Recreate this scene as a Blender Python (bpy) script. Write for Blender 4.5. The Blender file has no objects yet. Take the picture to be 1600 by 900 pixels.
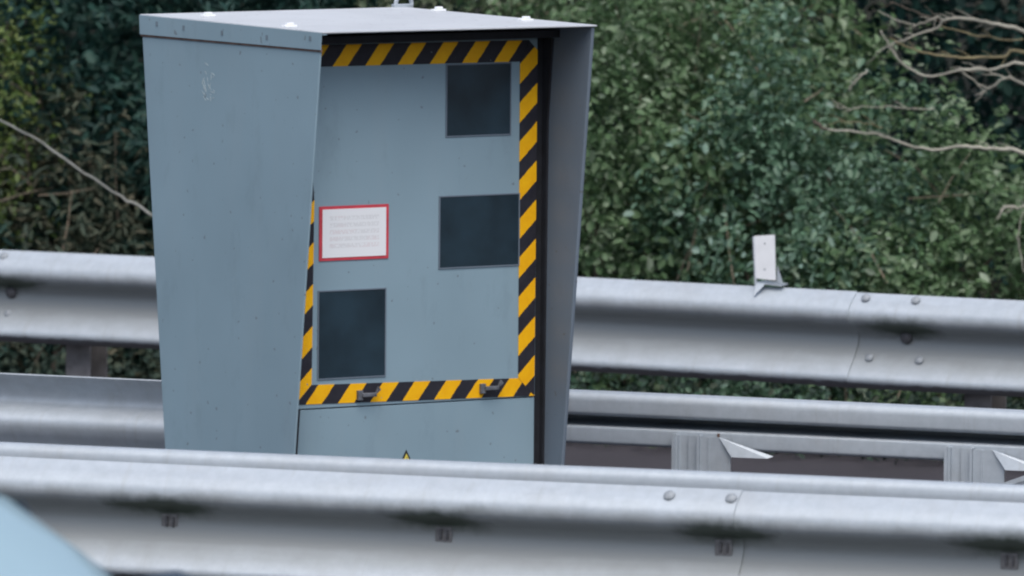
import bpy, bmesh, math, random
import numpy as np
from mathutils import Vector, Matrix

# ------------------------------------------------------------------ camera, world, sun, exposure
sc = bpy.context.scene
COL = sc.collection
F_PX, CAM_H = 16000.0, 3.35
PITCH, ROLL = math.atan(1200 / F_PX), 0.008
cam_d = bpy.data.cameras.new("camera")
cam = bpy.data.objects.new("camera", cam_d)
COL.objects.link(cam)
cam_d.sensor_width = 36.0
cam_d.lens = 36.0 * F_PX / 1600
cam_d.clip_start = 0.5
cam_d.clip_end = 3000
CAM_M = Matrix.Rotation(math.pi / 2 - PITCH, 4, 'X') @ Matrix.Rotation(ROLL, 4, 'Z')
cam.matrix_world = Matrix.Translation((0, 0, CAM_H)) @ CAM_M
cam_d.dof.use_dof = True
cam_d.dof.focus_distance = 30.8
cam_d.dof.aperture_fstop = 6.0
sc.camera = cam

SUN_EL, SUN_AZ = math.radians(60), math.radians(176)      # azimuth clockwise from +Y
world = bpy.data.worlds.new("World")
sc.world = world
world.use_nodes = True
wn = world.node_tree
sky = wn.nodes.new("ShaderNodeTexSky")
sky.sky_type = 'NISHITA'
sky.sun_disc = False
sky.sun_elevation = SUN_EL
sky.sun_rotation = SUN_AZ
sky.air_density = 1.0
sky.dust_density = 4.0
sky.ozone_density = 1.0
bg = wn.nodes["Background"]
bg.inputs[1].default_value = 0.12
wn.links.new(sky.outputs[0], bg.inputs[0])
sun_d = bpy.data.lights.new("sun", 'SUN')
sun_d.energy = 1.5
sun_d.angle = math.radians(60)
sun_d.color = (1.0, 0.99, 0.97)
sun = bpy.data.objects.new("sun", sun_d)
COL.objects.link(sun)
sv = Vector((math.sin(SUN_AZ) * math.cos(SUN_EL), math.cos(SUN_AZ) * math.cos(SUN_EL), math.sin(SUN_EL)))
sun.rotation_euler = sv.to_track_quat('Z', 'Y').to_euler()
sc.view_settings.view_transform = 'Standard'
sc.view_settings.look = 'None'
sc.view_settings.exposure = 0.40
sc.view_settings.gamma = 1.0
sc.cycles.filter_width = 2.2

# ------------------------------------------------------------------ helpers
def at(px, py, Y):
    """point at depth Y on the sight line of a photo pixel (used once, to survey where plants stand)"""
    d = CAM_M.to_3x3() @ Vector(((px - 800) / F_PX, -(py - 450) / F_PX, -1))
    return Vector((0, 0, CAM_H)) + d * (Y / d.y)

def tag(o, label=None, cat=None, group=None, kind=None):
    if label: o["label"] = label
    if cat: o["category"] = cat
    if group: o["group"] = group
    if kind: o["kind"] = kind
    return o

def empty(name, mat=None):
    o = bpy.data.objects.new(name, None)
    o.empty_display_size = 0.1
    COL.objects.link(o)
    if mat is not None: o.matrix_world = mat
    return o

def link(name, me, m, parent=None, smooth=False):
    o = bpy.data.objects.new(name, me)
    if m is not None and not me.materials: me.materials.append(m)
    if smooth:
        me.polygons.foreach_set("use_smooth", [True] * len(me.polygons))
    COL.objects.link(o)
    if parent: o.parent = parent
    return o

def mesh(verts, faces):
    me = bpy.data.meshes.new("m")
    me.from_pydata([tuple(v) for v in verts], [], faces)
    me.update()
    return me

def fin(bm, name, m, parent=None, smooth=False, sharp=None):
    bmesh.ops.recalc_face_normals(bm, faces=bm.faces)
    me = bpy.data.meshes.new(name)
    bm.to_mesh(me); bm.free()
    o = link(name, me, m, parent, smooth)
    if sharp and smooth:
        me.set_sharp_from_angle(angle=math.radians(sharp))
    return o

def box_bm(bm, lo, hi, bevel=0.0):
    x0, y0, z0 = lo; x1, y1, z1 = hi
    r = bmesh.ops.create_cube(bm, size=1.0)
    for v in r['verts']:
        v.co = Vector((x0 + (v.co.x + .5) * (x1 - x0), y0 + (v.co.y + .5) * (y1 - y0), z0 + (v.co.z + .5) * (z1 - z0)))
    if bevel:
        es = list({e for v in r['verts'] for e in v.link_edges})
        bmesh.ops.bevel(bm, geom=es, offset=bevel, segments=2, affect='EDGES', profile=0.5)

def boxo(name, lo, hi, m, parent=None, bevel=0.0):
    bm = bmesh.new(); box_bm(bm, lo, hi, bevel)
    return fin(bm, name, m, parent)

def prism_bm(bm, poly, a, b):
    """poly: list of 3D points; extruded from offset vector a to offset vector b"""
    va = [bm.verts.new(Vector(p) + Vector(a)) for p in poly]
    vb = [bm.verts.new(Vector(p) + Vector(b)) for p in poly]
    bm.faces.new(va); bm.faces.new(vb[::-1])
    n = len(poly)
    for i in range(n):
        bm.faces.new((va[i], va[(i + 1) % n], vb[(i + 1) % n], vb[i]))

def tube_bm(bm, pts, radii, seg=6):
    pts = [Vector(p) for p in pts]
    rings = []
    for i, p in enumerate(pts):
        d = (pts[min(i + 1, len(pts) - 1)] - pts[max(i - 1, 0)]).normalized()
        a = d.orthogonal().normalized() if i == 0 else (rings_a - d * rings_a.dot(d)).normalized()
        rings_a = a
        b = d.cross(a)
        r = radii[i] if hasattr(radii, '__len__') else radii
        rings.append([bm.verts.new(p + (a * math.cos(2 * math.pi * k / seg) + b * math.sin(2 * math.pi * k / seg)) * r) for k in range(seg)])
    for i in range(len(rings) - 1):
        for k in range(seg):
            bm.faces.new((rings[i][k], rings[i][(k + 1) % seg], rings[i + 1][(k + 1) % seg], rings[i + 1][k]))
    bm.faces.new(rings[0][::-1]); bm.faces.new(rings[-1])

def smooth_path(pts, n=4):
    pts = [Vector(p) for p in pts]
    out = []
    for i in range(len(pts) - 1):
        p0 = pts[max(i - 1, 0)]; p1 = pts[i]; p2 = pts[i + 1]; p3 = pts[min(i + 2, len(pts) - 1)]
        for k in range(n):
            t = k / n
            out.append(0.5 * ((2 * p1) + (p2 - p0) * t + (2 * p0 - 5 * p1 + 4 * p2 - p3) * t * t + (3 * p1 - p0 - 3 * p2 + p3) * t ** 3))
    out.append(pts[-1])
    return out

# ------------------------------------------------------------------ materials
def mat(name):
    m = bpy.data.materials.new(name); m.use_nodes = True
    nt = m.node_tree
    return m, nt, nt.nodes["Principled BSDF"]

def N(nt, t, **kw):
    n = nt.nodes.new(t)
    for k, v in kw.items():
        if k in ('operation', 'blend_type', 'data_type', 'noise_dimensions', 'feature', 'interpolation_type'): setattr(n, k, v)
        else: n.inputs[k].default_value = v
    return n

def ramp(nt, fac, stops):
    r = nt.nodes.new("ShaderNodeValToRGB")
    while len(r.color_ramp.elements) < len(stops): r.color_ramp.elements.new(0.5)
    for e, (p, c) in zip(r.color_ramp.elements, stops):
        e.position = p; e.color = (*c, 1)
    nt.links.new(fac, r.inputs[0])
    return r.outputs[0]

def mixc(nt, fac, a, b, mode='MIX'):
    n = nt.nodes.new("ShaderNodeMix"); n.data_type = 'RGBA'; n.blend_type = mode
    for s, v in ((0, fac), (6, a), (7, b)):
        if hasattr(v, 'links') or isinstance(v, bpy.types.NodeSocket): nt.links.new(v, n.inputs[s])
        elif s == 0: n.inputs[0].default_value = v
        else: n.inputs[s].default_value = (*v, 1)
    return n.outputs[2]

def mth(nt, op, a, b=None, c=None, clamp=False):
    n = nt.nodes.new("ShaderNodeMath"); n.operation = op; n.use_clamp = clamp
    for i, v in enumerate((a, b, c)):
        if v is None: continue
        if isinstance(v, bpy.types.NodeSocket): nt.links.new(v, n.inputs[i])
        else: n.inputs[i].default_value = v
    return n.outputs[0]

def coords(nt, which='Object', scale=None):
    tc = nt.nodes.new("ShaderNodeTexCoord")
    if scale is None: return tc.outputs[which]
    mp = nt.nodes.new("ShaderNodeMapping"); mp.inputs['Scale'].default_value = scale
    nt.links.new(tc.outputs[which], mp.inputs[0]); return mp.outputs[0]

def noise(nt, vec, scale, detail=3.0, rough=0.55):
    n = N(nt, "ShaderNodeTexNoise", Scale=scale, Detail=detail, Roughness=rough)
    nt.links.new(vec, n.inputs['Vector']); return n.outputs[0]

def bump(nt, b, h, strength, dist):
    n = N(nt, "ShaderNodeBump", Strength=strength, Distance=dist)
    nt.links.new(h, n.inputs['Height']); nt.links.new(n.outputs[0], b.inputs['Normal'])

def simple(name, col, rough=0.6, metal=0.0, var=0.15, nscale=8.0, bmp=0.0, coat=0.0):
    m, nt, b = mat(name)
    v = coords(nt)
    n = noise(nt, v, nscale)
    lo = tuple(c * (1 - var) for c in col); hi = tuple(min(1, c * (1 + var)) for c in col)
    nt.links.new(ramp(nt, n, [(0.3, lo), (0.7, hi)]), b.inputs['Base Color'])
    b.inputs['Roughness'].default_value = rough; b.inputs['Metallic'].default_value = metal
    if coat: b.inputs['Coat Weight'].default_value = coat
    if bmp: bump(nt, b, noise(nt, v, nscale * 6), bmp, 0.002)
    return m

def galvanised(name, stain_phase=None, stain_pitch=0.813, base=(0.44, 0.50, 0.555)):
    m, nt, b = mat(name)
    ob = coords(nt)
    st = coords(nt, 'Object', (0.6, 6, 9))
    n1 = noise(nt, st, 2.2, 5, 0.6)          # long streaks along the beam
    n2 = noise(nt, ob, 30, 4, 0.7)           # spangle
    n3 = noise(nt, ob, 4.0, 5, 0.65)         # dirt patches
    c = ramp(nt, n1, [(0.25, tuple(x * 0.90 for x in base)), (0.75, tuple(min(1, x * 1.08) for x in base))])
    c = mixc(nt, 0.35, c, ramp(nt, n2, [(0.3, (0.36, 0.40, 0.44)), (0.7, (0.56, 0.61, 0.66))]))
    dirt = mth(nt, 'MULTIPLY', mth(nt, 'SUBTRACT', n3, 0.5, clamp=True), 2.6, clamp=True)
    c = mixc(nt, mth(nt, 'MULTIPLY', dirt, 0.35), c, (0.29, 0.28, 0.26))
    scr = mth(nt, 'GREATER_THAN', noise(nt, coords(nt, 'Object', (1.2, 20, 90)), 5, 3, 0.6), 0.73)     # fine scrapes along the beam
    c = mixc(nt, mth(nt, 'MULTIPLY', scr, 0.45), c, (0.24, 0.25, 0.26))
    run = mth(nt, 'MULTIPLY', mth(nt, 'SUBTRACT', noise(nt, coords(nt, 'Object', (26, 3, 2.0)), 1.5, 4, 0.6), 0.57, clamp=True), 2.2, clamp=True)   # rain runs
    c = mixc(nt, mth(nt, 'MULTIPLY', run, 0.5), c, (0.26, 0.25, 0.22))
    if stain_phase is not None:
        uv = nt.nodes.new("ShaderNodeUVMap"); uv.uv_map = "run"
        sp = nt.nodes.new("ShaderNodeSeparateXYZ"); nt.links.new(uv.outputs[0], sp.inputs[0])
        # distance along the rail to the nearest post bolt
        ph = mth(nt, 'DIVIDE', mth(nt, 'SUBTRACT', sp.outputs[0], stain_phase), stain_pitch)
        fr = mth(nt, 'ABSOLUTE', mth(nt, 'SUBTRACT', ph, mth(nt, 'ROUND', ph)))
        d = mth(nt, 'MULTIPLY', fr, stain_pitch)
        d = mth(nt, 'ADD', d, mth(nt, 'MULTIPLY', mth(nt, 'SUBTRACT', noise(nt, ob, 9, 4), 0.5), 0.22))
        along = mth(nt, 'SUBTRACT', 1.15, mth(nt, 'DIVIDE', mth(nt, 'SUBTRACT', d, 0.0, clamp=True), 0.15), clamp=True)
        # band under the upper ridge, for algae and painted-in shade, v = distance down the profile
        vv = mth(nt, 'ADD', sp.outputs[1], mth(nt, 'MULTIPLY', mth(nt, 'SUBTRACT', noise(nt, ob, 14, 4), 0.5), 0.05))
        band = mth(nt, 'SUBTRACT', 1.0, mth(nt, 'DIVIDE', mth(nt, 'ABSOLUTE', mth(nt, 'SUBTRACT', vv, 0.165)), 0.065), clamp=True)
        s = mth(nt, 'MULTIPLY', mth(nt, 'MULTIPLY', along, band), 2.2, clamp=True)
        thin = mth(nt, 'MULTIPLY', band, mth(nt, 'MULTIPLY', noise(nt, ob, 5, 5), 1.5), clamp=True)  # grime band that also puts the underside's shade into the colour
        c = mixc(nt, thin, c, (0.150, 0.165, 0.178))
        low = mth(nt, 'MULTIPLY', mth(nt, 'SUBTRACT', 1.0, mth(nt, 'DIVIDE', mth(nt, 'ABSOLUTE', mth(nt, 'SUBTRACT', vv, 0.240)), 0.15), clamp=True), mth(nt, 'ADD', mth(nt, 'MULTIPLY', noise(nt, st, 3, 5), 1.1), 0.9), clamp=True)  # lower hollow darkened, shade painted in along with dirt
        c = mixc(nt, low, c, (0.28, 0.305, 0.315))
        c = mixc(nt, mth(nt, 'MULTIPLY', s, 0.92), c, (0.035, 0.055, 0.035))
        under = mth(nt, 'MULTIPLY', mth(nt, 'GREATER_THAN', vv, 0.405), 0.7)  # shade of the down-facing lower edge painted in
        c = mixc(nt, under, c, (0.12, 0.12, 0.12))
    nt.links.new(c, b.inputs['Base Color'])
    b.inputs['Metallic'].default_value = 0.25
    b.inputs['Roughness'].default_value = 0.5
    bump(nt, b, n2, 0.25, 0.0015)
    return m

def paint_box(name, col):
    m, nt, b = mat(name)
    ob = coords(nt)
    st = coords(nt, 'Object', (5, 5, 0.7))
    n1 = noise(nt, st, 2.0, 5, 0.6)
    n2 = noise(nt, ob, 2.2, 3, 0.5)
    n3 = noise(nt, ob, 260, 2, 0.5)
    c = ramp(nt, n2, [(0.3, tuple(x * 0.93 for x in col)), (0.7, tuple(x * 1.07 for x in col))])
    c = mixc(nt, mth(nt, 'MULTIPLY', mth(nt, 'SUBTRACT', n1, 0.5, clamp=True), 0.45), c, (0.33, 0.38, 0.41))
    sp_ = mth(nt, 'GREATER_THAN', noise(nt, ob, 45, 1), 0.745)
    sm = mth(nt, 'MULTIPLY', mth(nt, 'SUBTRACT', noise(nt, coords(nt, 'Object', (3, 3, 1.2)), 3.5, 6, 0.7), 0.55, clamp=True), 2.2, clamp=True)
    c = mixc(nt, sm, c, tuple(x * 0.72 for x in col))
    c = mixc(nt, mth(nt, 'MULTIPLY', sp_, 0.5), c, (0.10, 0.10, 0.10))
    nt.links.new(c, b.inputs['Base Color'])
    b.inputs['Roughness'].default_value = 0.48
    bump(nt, b, n3, 0.25, 0.0006)
    return m

def stripes(name, k, phase, duty):
    """yellow bars on black tape, pitch 0.126 m along x, slanting k; object space of the cabinet"""
    m, nt, b = mat(name)
    ob = coords(nt)
    sp = nt.nodes.new("ShaderNodeSeparateXYZ"); nt.links.new(ob, sp.inputs[0])
    w = mth(nt, 'MULTIPLY', mth(nt, 'SUBTRACT', noise(nt, ob, 60, 3), 0.5), 0.006)
    v = mth(nt, 'ADD', mth(nt, 'SUBTRACT', sp.outputs[0], mth(nt, 'MULTIPLY', sp.outputs[2], k)), w)
    f = mth(nt, 'FRACT', mth(nt, 'DIVIDE', mth(nt, 'SUBTRACT', v, phase - 100 * PITCHES[name]), PITCHES[name]))
    y = mth(nt, 'LESS_THAN', f, duty)
    wear = noise(nt, ob, 25, 5, 0.7)
    yel = ramp(nt, wear, [(0.35, (0.90, 0.44, 0.003)), (0.7, (0.98, 0.53, 0.004))])
    blk = ramp(nt, wear, [(0.35, (0.018, 0.018, 0.026)), (0.75, (0.032, 0.032, 0.042))])
    c = mixc(nt, y, blk, yel)
    chip = mth(nt, 'GREATER_THAN', noise(nt, ob, 33, 4, 0.6), 0.70)
    c = mixc(nt, chip, c, (0.20, 0.25, 0.28))
    nt.links.new(c, b.inputs['Base Color'])
    b.inputs['Roughness'].default_value = 0.6
    b.inputs['Specular IOR Level'].default_value = 0.3
    return m

PITCHES = {'tape_top': 0.119, 'tape_bottom': 0.119, 'tape_right': 0.1275, 'tape_left': 0.1345}

def leafmat(name, stops, rough=0.45, trans=0.25):
    m, nt, b = mat(name)
    g = nt.nodes.new("ShaderNodeNewGeometry")
    ob = coords(nt)
    n = noise(nt, ob, 2.5, 3)
    f = mth(nt, 'ADD', mth(nt, 'MULTIPLY', g.outputs['Random Per Island'], 0.75), mth(nt, 'MULTIPLY', mth(nt, 'SUBTRACT', n, 0.25), 0.5))
    c = ramp(nt, f, stops)
    nt.links.new(c, b.inputs['Base Color'])
    b.inputs['Roughness'].default_value = rough
    t = nt.nodes.new("ShaderNodeBsdfTranslucent")
    nt.links.new(c, t.inputs[0])
    mx = nt.nodes.new("ShaderNodeMixShader"); mx.inputs[0].default_value = trans
    nt.links.new(b.outputs[0], mx.inputs[1]); nt.links.new(t.outputs[0], mx.inputs[2])
    nt.links.new(mx.outputs[0], nt.nodes["Material Output"].inputs[0])
    return m

M = {}
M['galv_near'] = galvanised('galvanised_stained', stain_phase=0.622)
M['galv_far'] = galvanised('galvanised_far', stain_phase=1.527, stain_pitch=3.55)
M['galv'] = galvanised('galvanised_plain')
M['bolt'] = simple('bolt_steel', (0.27, 0.30, 0.33), 0.65, 0.1, 0.25, 60)
M['bolt_dark'] = simple('bolt_dirty', (0.11, 0.11, 0.12), 0.7, 0.1, 0.3, 60)
M['paint'] = paint_box('cabinet_paint', (0.248, 0.358, 0.425))
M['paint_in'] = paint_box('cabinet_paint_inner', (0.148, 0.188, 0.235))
M['roof'] = paint_box('cabinet_paint_lit_top', (0.57, 0.60, 0.63))  # cabinet paint made lighter; sky light on the top put into the colour
M['gap_shade'] = simple('gap_shade_black', (0.012, 0.014, 0.02), 0.8, 0, 0.3, 20)  # flat black standing for shade in gaps and under the roof
M['seam_brown'] = simple('brown_seam', (0.16, 0.10, 0.08), 0.8, 0, 0.4, 30)
M['glass'] = simple('smoked_glass', (0.015, 0.033, 0.048), 0.3, 0, 0.35, 7)
M['bolt_mid'] = simple('bracket_plate', (0.20, 0.20, 0.21), 0.7, 0.1, 0.3, 60)
M['latch'] = simple('latch_metal', (0.13, 0.14, 0.16), 0.6, 0.2, 0.4, 60)
M['rivet'] = simple('painted_rivet', (0.16, 0.21, 0.25), 0.6, 0, 0.2, 60)
M['white'] = simple('white_plate', (0.84, 0.87, 0.90), 0.5, 0, 0.05, 20)
M['red'] = simple('red_border', (0.60, 0.055, 0.08), 0.5, 0, 0.15, 30)
M['yellow'] = simple('warning_yellow', (0.75, 0.62, 0.10), 0.5, 0, 0.1, 30)
M['black'] = simple('black_print', (0.02, 0.02, 0.02), 0.5, 0, 0.1, 30)
M['scratch'] = simple('bare_scratch', (0.42, 0.50, 0.52), 0.5, 0, 0.1, 30)
M['bark'] = simple('bare_bark', (0.30, 0.295, 0.25), 0.85, 0, 0.35, 14, 0.3)
M['bark_ochre'] = simple('ochre_bark', (0.20, 0.175, 0.10), 0.85, 0, 0.35, 14, 0.3)
M['bark_dark'] = simple('dark_bark', (0.09, 0.075, 0.06), 0.9, 0, 0.35, 14, 0.3)
M['post_old'] = simple('weathered_post', (0.21, 0.205, 0.21), 0.9, 0, 0.35, 12)
M['twig'] = simple('pale_twig', (0.24, 0.20, 0.15), 0.85, 0, 0.4, 6)
M['stem'] = simple('dry_stem', (0.27, 0.28, 0.26), 0.85, 0, 0.25, 14)
M['car'] = simple('pale_blue_paint', (0.35, 0.50, 0.57), 0.3, 0, 0.03, 3, coat=0.4)
M['car_glass'] = simple('car_glass', (0.02, 0.025, 0.03), 0.08, 0, 0.1, 3)
M['tyre'] = simple('tyre_rubber', (0.02, 0.02, 0.02), 0.85, 0, 0.1, 20)
M['rim'] = simple('alloy_rim', (0.45, 0.46, 0.48), 0.35, 0.7, 0.1, 20)
M['tail'] = simple('tail_light_red', (0.35, 0.01, 0.01), 0.2, 0, 0.1, 20)
M['lamp'] = simple('headlight_clear', (0.6, 0.62, 0.65), 0.15, 0, 0.1, 20)

def text_mat():
    """faded, no longer legible print on the notice: faint grey and pinkish rows"""
    m, nt, b = mat('faded_notice')
    g = coords(nt, 'Generated')
    sp = nt.nodes.new("ShaderNodeSeparateXYZ"); nt.links.new(g, sp.inputs[0])
    rows = mth(nt, 'GREATER_THAN', mth(nt, 'FRACT', mth(nt, 'MULTIPLY', sp.outputs[2], 7.0)), 0.36)
    mg = mth(nt, 'MULTIPLY', mth(nt, 'LESS_THAN', mth(nt, 'ABSOLUTE', mth(nt, 'SUBTRACT', sp.outputs[0], 0.5)), 0.39),
             mth(nt, 'LESS_THAN', mth(nt, 'ABSOLUTE', mth(nt, 'SUBTRACT', sp.outputs[2], 0.53)), 0.36))
    mp = nt.nodes.new("ShaderNodeMapping"); mp.inputs['Scale'].default_value = (26, 1, 9); nt.links.new(g, mp.inputs[0])
    ch = noise(nt, mp.outputs[0], 1.6, 2)
    letters = mth(nt, 'GREATER_THAN', ch, 0.46)
    f = mth(nt, 'MULTIPLY', mth(nt, 'MULTIPLY', rows, mg), letters)
    tint = ramp(nt, noise(nt, g, 2.2, 1), [(0.45, (0.60, 0.62, 0.64)), (0.6, (0.68, 0.58, 0.60))])
    c = mixc(nt, mth(nt, 'MULTIPLY', f, 0.42), (0.87, 0.90, 0.93), tint)
    nt.links.new(c, b.inputs['Base Color']); b.inputs['Roughness'].default_value = 0.45
    return m
M['notice'] = text_mat()

def ground_mat(name, c0, c1, c2, sc_=1.2, b_=0.5):
    m, nt, b = mat(name)
    ob = coords(nt)
    n = noise(nt, ob, sc_, 6, 0.6); n2 = noise(nt, ob, 55, 4, 0.7)
    c = ramp(nt, n, [(0.3, c0), (0.5, c1), (0.72, c2)])
    c = mixc(nt, 0.5, c, ramp(nt, n2, [(0.3, tuple(x * 0.5 for x in c1)), (0.7, tuple(x * 1.7 for x in c1))]))
    nt.links.new(c, b.inputs['Base Color']); b.inputs['Roughness'].default_value = 0.9
    bump(nt, b, n2, b_, 0.01)
    return m
M['soil'] = ground_mat('soil_ground', (0.014, 0.020, 0.010), (0.022, 0.024, 0.014), (0.036, 0.032, 0.022))
M['asphalt'] = ground_mat('asphalt', (0.042, 0.042, 0.044), (0.05, 0.05, 0.052), (0.06, 0.06, 0.062))
M['median'] = ground_mat('median_asphalt', (0.028, 0.026, 0.032), (0.037, 0.034, 0.043), (0.048, 0.045, 0.053))
M['line'] = simple('road_marking', (0.65, 0.65, 0.62), 0.7, 0, 0.2, 10)

# ------------------------------------------------------------------ frames along the rails
def frame(ox, oy, slope):
    a = math.atan(slope)
    return Matrix(((math.cos(a), math.sin(a), 0, ox), (-math.sin(a), math.cos(a), 0, oy), (0, 0, 1, 0), (0, 0, 0, 1)))
FN = frame(0, 27.74, 0.39)        # near double barrier: x along it, y away from the camera
FF = frame(0, 35.30, 0.547)       # far barrier
FMR = frame(0, 31.83, 0.433)      # middle barrier, right of the cabinet
FML = frame(0, 31.43, 0.467)      # middle barrier, left of the cabinet

# ------------------------------------------------------------------ ground, roads
def sheet(name, F, x0, x1, y0, y1, z, m):
    P = [F @ Vector(p) for p in ((x0, y0, z), (x1, y0, z), (x1, y1, z), (x0, y1, z))]
    o = link(name, mesh(P, [(0, 1, 2, 3)]), m); tag(o, kind='structure'); return o
g = sheet('ground', Matrix(), -800, 800, -800, 800, -0.02, M['soil'])
sheet('road', FN, -200, 200, -11.0, -0.75, -0.008, M['asphalt'])
sheet('median_pavement', FN, -200, 200, -0.70, 3.4, -0.006, M['median'])
sheet('median_pavement', FF, -200, 200, -4.6, 2.0, -0.002, M['median'])
for nm, y0, y1 in (('edge_line', -1.35, -1.15), ('edge_line', -10.6, -10.4)):
    sheet(nm, FN, -200, 200, y0, y1, -0.004, M['line'])
# rising earth bank behind the far barrier
vs, fs = [], []
nx, ny = 60, 14
rb = random.Random(5)
for j in range(ny + 1):
    for i in range(nx + 1):
        t = j / ny
        h = 0.0 + 2.3 * (t ** 1.4) + (rb.uniform(-.06, .06) if j else -0.1)
        vs.append(FF @ Vector((-30 + i, 2.0 + 9 * t, h - 0.02)))
for j in range(ny):
    for i in range(nx):
        a = j * (nx + 1) + i
        fs.append((a, a + 1, a + nx + 2, a + nx + 1))
bank = link('earth_bank', mesh(vs, fs), M['soil'], smooth=True); tag(bank, kind='structure')

# ------------------------------------------------------------------ guard rails
def round_profile(pts, r, n=4):
    out = []
    for i, p in enumerate(pts):
        p = Vector(p)
        if i in (0, len(pts) - 1): out.append(p); continue
        a = Vector(pts[i - 1]) - p; b = Vector(pts[i + 1]) - p
        ra = min(r, a.length * 0.48, b.length * 0.48)
        pa = p + a.normalized() * ra; pb = p + b.normalized() * ra
        for k in range(n + 1):
            t = k / n
            out.append(pa * (1 - t) ** 2 + p * 2 * t * (1 - t) + pb * t * t)
    return out

# (outward, down): outward is towards traffic
WPROF = [(0.018, 0.0), (0.064, 0.034), (0.083, 0.058), (0.085, 0.082), (0.078, 0.100), (0.016, 0.128), (0.002, 0.142), (0.0, 0.160),
         (0.008, 0.185), (0.038, 0.228), (0.068, 0.262), (0.083, 0.284), (0.082, 0.300), (0.066, 0.312), (0.020, 0.326)]
CURL = [(-0.060, 0.034), (-0.040, 0.010), (-0.012, 0.0), (0.012, 0.004), (0.024, 0.016), (0.028, 0.034), (0.026, 0.085), (0.0, 0.110), (-0.07, 0.125), (-0.085, 0.150), (-0.085, 0.20)]

def sweep(name, prof, x0, x1, ztop, sgn, m, parent, th=0.004, step=0.25, r=0.03, wob=0.003, seed=0, dx_fn=None):
    """prof swept along local x; sgn -1: ridges towards the camera, +1: away"""
    rp = round_profile(prof, r)
    rr = random.Random(seed)
    ph = [rr.uniform(0, 6) for _ in range(4)]
    n = max(2, int((x1 - x0) / step))
    L = [0]
    for i in range(1, len(rp)): L.append(L[-1] + (rp[i] - rp[i - 1]).length)
    nor = []
    for i in range(len(rp)):
        d = rp[min(i + 1, len(rp) - 1)] - rp[max(i - 1, 0)]
        d.normalize(); nor.append(Vector((d.y, -d.x)))
    loop = [p for p in rp] + [rp[i] - nor[i] * th for i in range(len(rp) - 1, -1, -1)]
    Ls = L + L[::-1]
    vs, fs, uvs = [], [], []
    k = len(loop)
    for i in range(n + 1):
        x = x0 + (x1 - x0) * i / n
        for j, p in enumerate(loop):
            w = wob * (math.sin(x * 1.9 + ph[0]) + 0.6 * math.sin(x * 4.3 + ph[1] + p.y * 9))
            wz = wob * 0.9 * math.sin(x * 1.3 + ph[2])
            vs.append((x, sgn * p.x + w, ztop - p.y + wz)); uvs.append((x, Ls[j]))
    for i in range(n):
        for j in range(k):
            a, b = i * k + j, i * k + (j + 1) % k
            fs.append((a, b, b + k, a + k))
    fs.append(tuple(range(k))); fs.append(tuple(n * k + j for j in range(k))[::-1])
    me = mesh(vs, fs)
    uvl = me.uv_layers.new(name="run")
    idx = np.zeros(len(me.loops), dtype=np.int32); me.loops.foreach_get("vertex_index", idx)
    uvl.data.foreach_set("uv", np.array(uvs, dtype=np.float32)[idx].ravel())
    bm = bmesh.new(); bm.from_mesh(me); bmesh.ops.recalc_face_normals(bm, faces=bm.faces); bm.to_mesh(me); bm.free()
    o = link(name, me, m, parent, smooth=True)
    me.set_sharp_from_angle(angle=math.radians(50))
    return o

def bolt_mesh(rad, ht, washer=0.0, slot=False):
    bm = bmesh.new()
    if washer:
        box_bm(bm, (-washer * 1.0, -0.004, -washer * 0.9), (washer * 1.0, 0.0, washer * 0.9), 0.001)
    prof = [(rad, 0), (rad * 0.95, ht * 0.45), (rad * 0.7, ht * 0.85), (0.001, ht)]
    seg = 12; rings = []
    for r, h in prof:
        rings.append([bm.verts.new((r * math.cos(2 * math.pi * k / seg), -h - (0.004 if washer else 0), r * math.sin(2 * math.pi * k / seg))) for k in range(seg)])
    for i in range(len(rings) - 1):
        for k in range(seg):
            bm.faces.new((rings[i][k], rings[i][(k + 1) % seg], rings[i + 1][(k + 1) % seg], rings[i + 1][k]))
    bm.faces.new(rings[0][::-1])
    bmesh.ops.recalc_face_normals(bm, faces=bm.faces)
    me = bpy.data.meshes.new("bolt"); bm.to_mesh(me); bm.free()
    me.polygons.foreach_set("use_smooth", [True] * len(me.polygons))
    return me
BM_DOME = bolt_mesh(0.0165, 0.007); BM_DOME.materials.append(M['bolt'])
bm = bmesh.new()
box_bm(bm, (-0.026, -0.004, -0.024), (0.023, 0.0, 0.020), 0.001)
box_bm(bm, (-0.012, -0.014, -0.014), (-0.004, -0.0042, 0.014), 0.002)
box_bm(bm, (0.009, -0.012, -0.016), (0.014, -0.0042, 0.012), 0.001)
BM_POST = bpy.data.meshes.new('post_bolt'); bm.to_mesh(BM_POST); bm.free(); BM_POST.materials.append(M['bolt_mid']); BM_POST.materials.append(M['bolt_dark'])
for p_ in BM_POST.polygons:
    if p_.center.y < -0.0041: p_.material_index = 1
BM_BIG = bolt_mesh(0.022, 0.014); BM_BIG.materials.append(M['bolt_dark'])

def bolt(me, parent, x, y, z, tilt):
    o = bpy.data.objects.new("bolt", me); COL.objects.link(o); o.parent = parent
    o.location = (x, y, z); o.rotation_euler = (tilt, 0, 0); return o

def c_post(parent, x, y0, y1, z1, w=0.06, name='post', m=None, lip=0.018, th=0.006):
    """C section post: web across x, flanges running along y"""
    bm = bmesh.new()
    box_bm(bm, (x - w / 2, y0, -0.3), (x - w / 2 + th, y1, z1))
    box_bm(bm, (x - w / 2 + th, y0, -0.3), (x + w / 2, y0 + th, z1 - 0.001))
    box_bm(bm, (x - w / 2 + th, y1 - th, -0.3), (x + w / 2, y1, z1 - 0.001))
    return fin(bm, name, m or M['galv'], parent)

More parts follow.
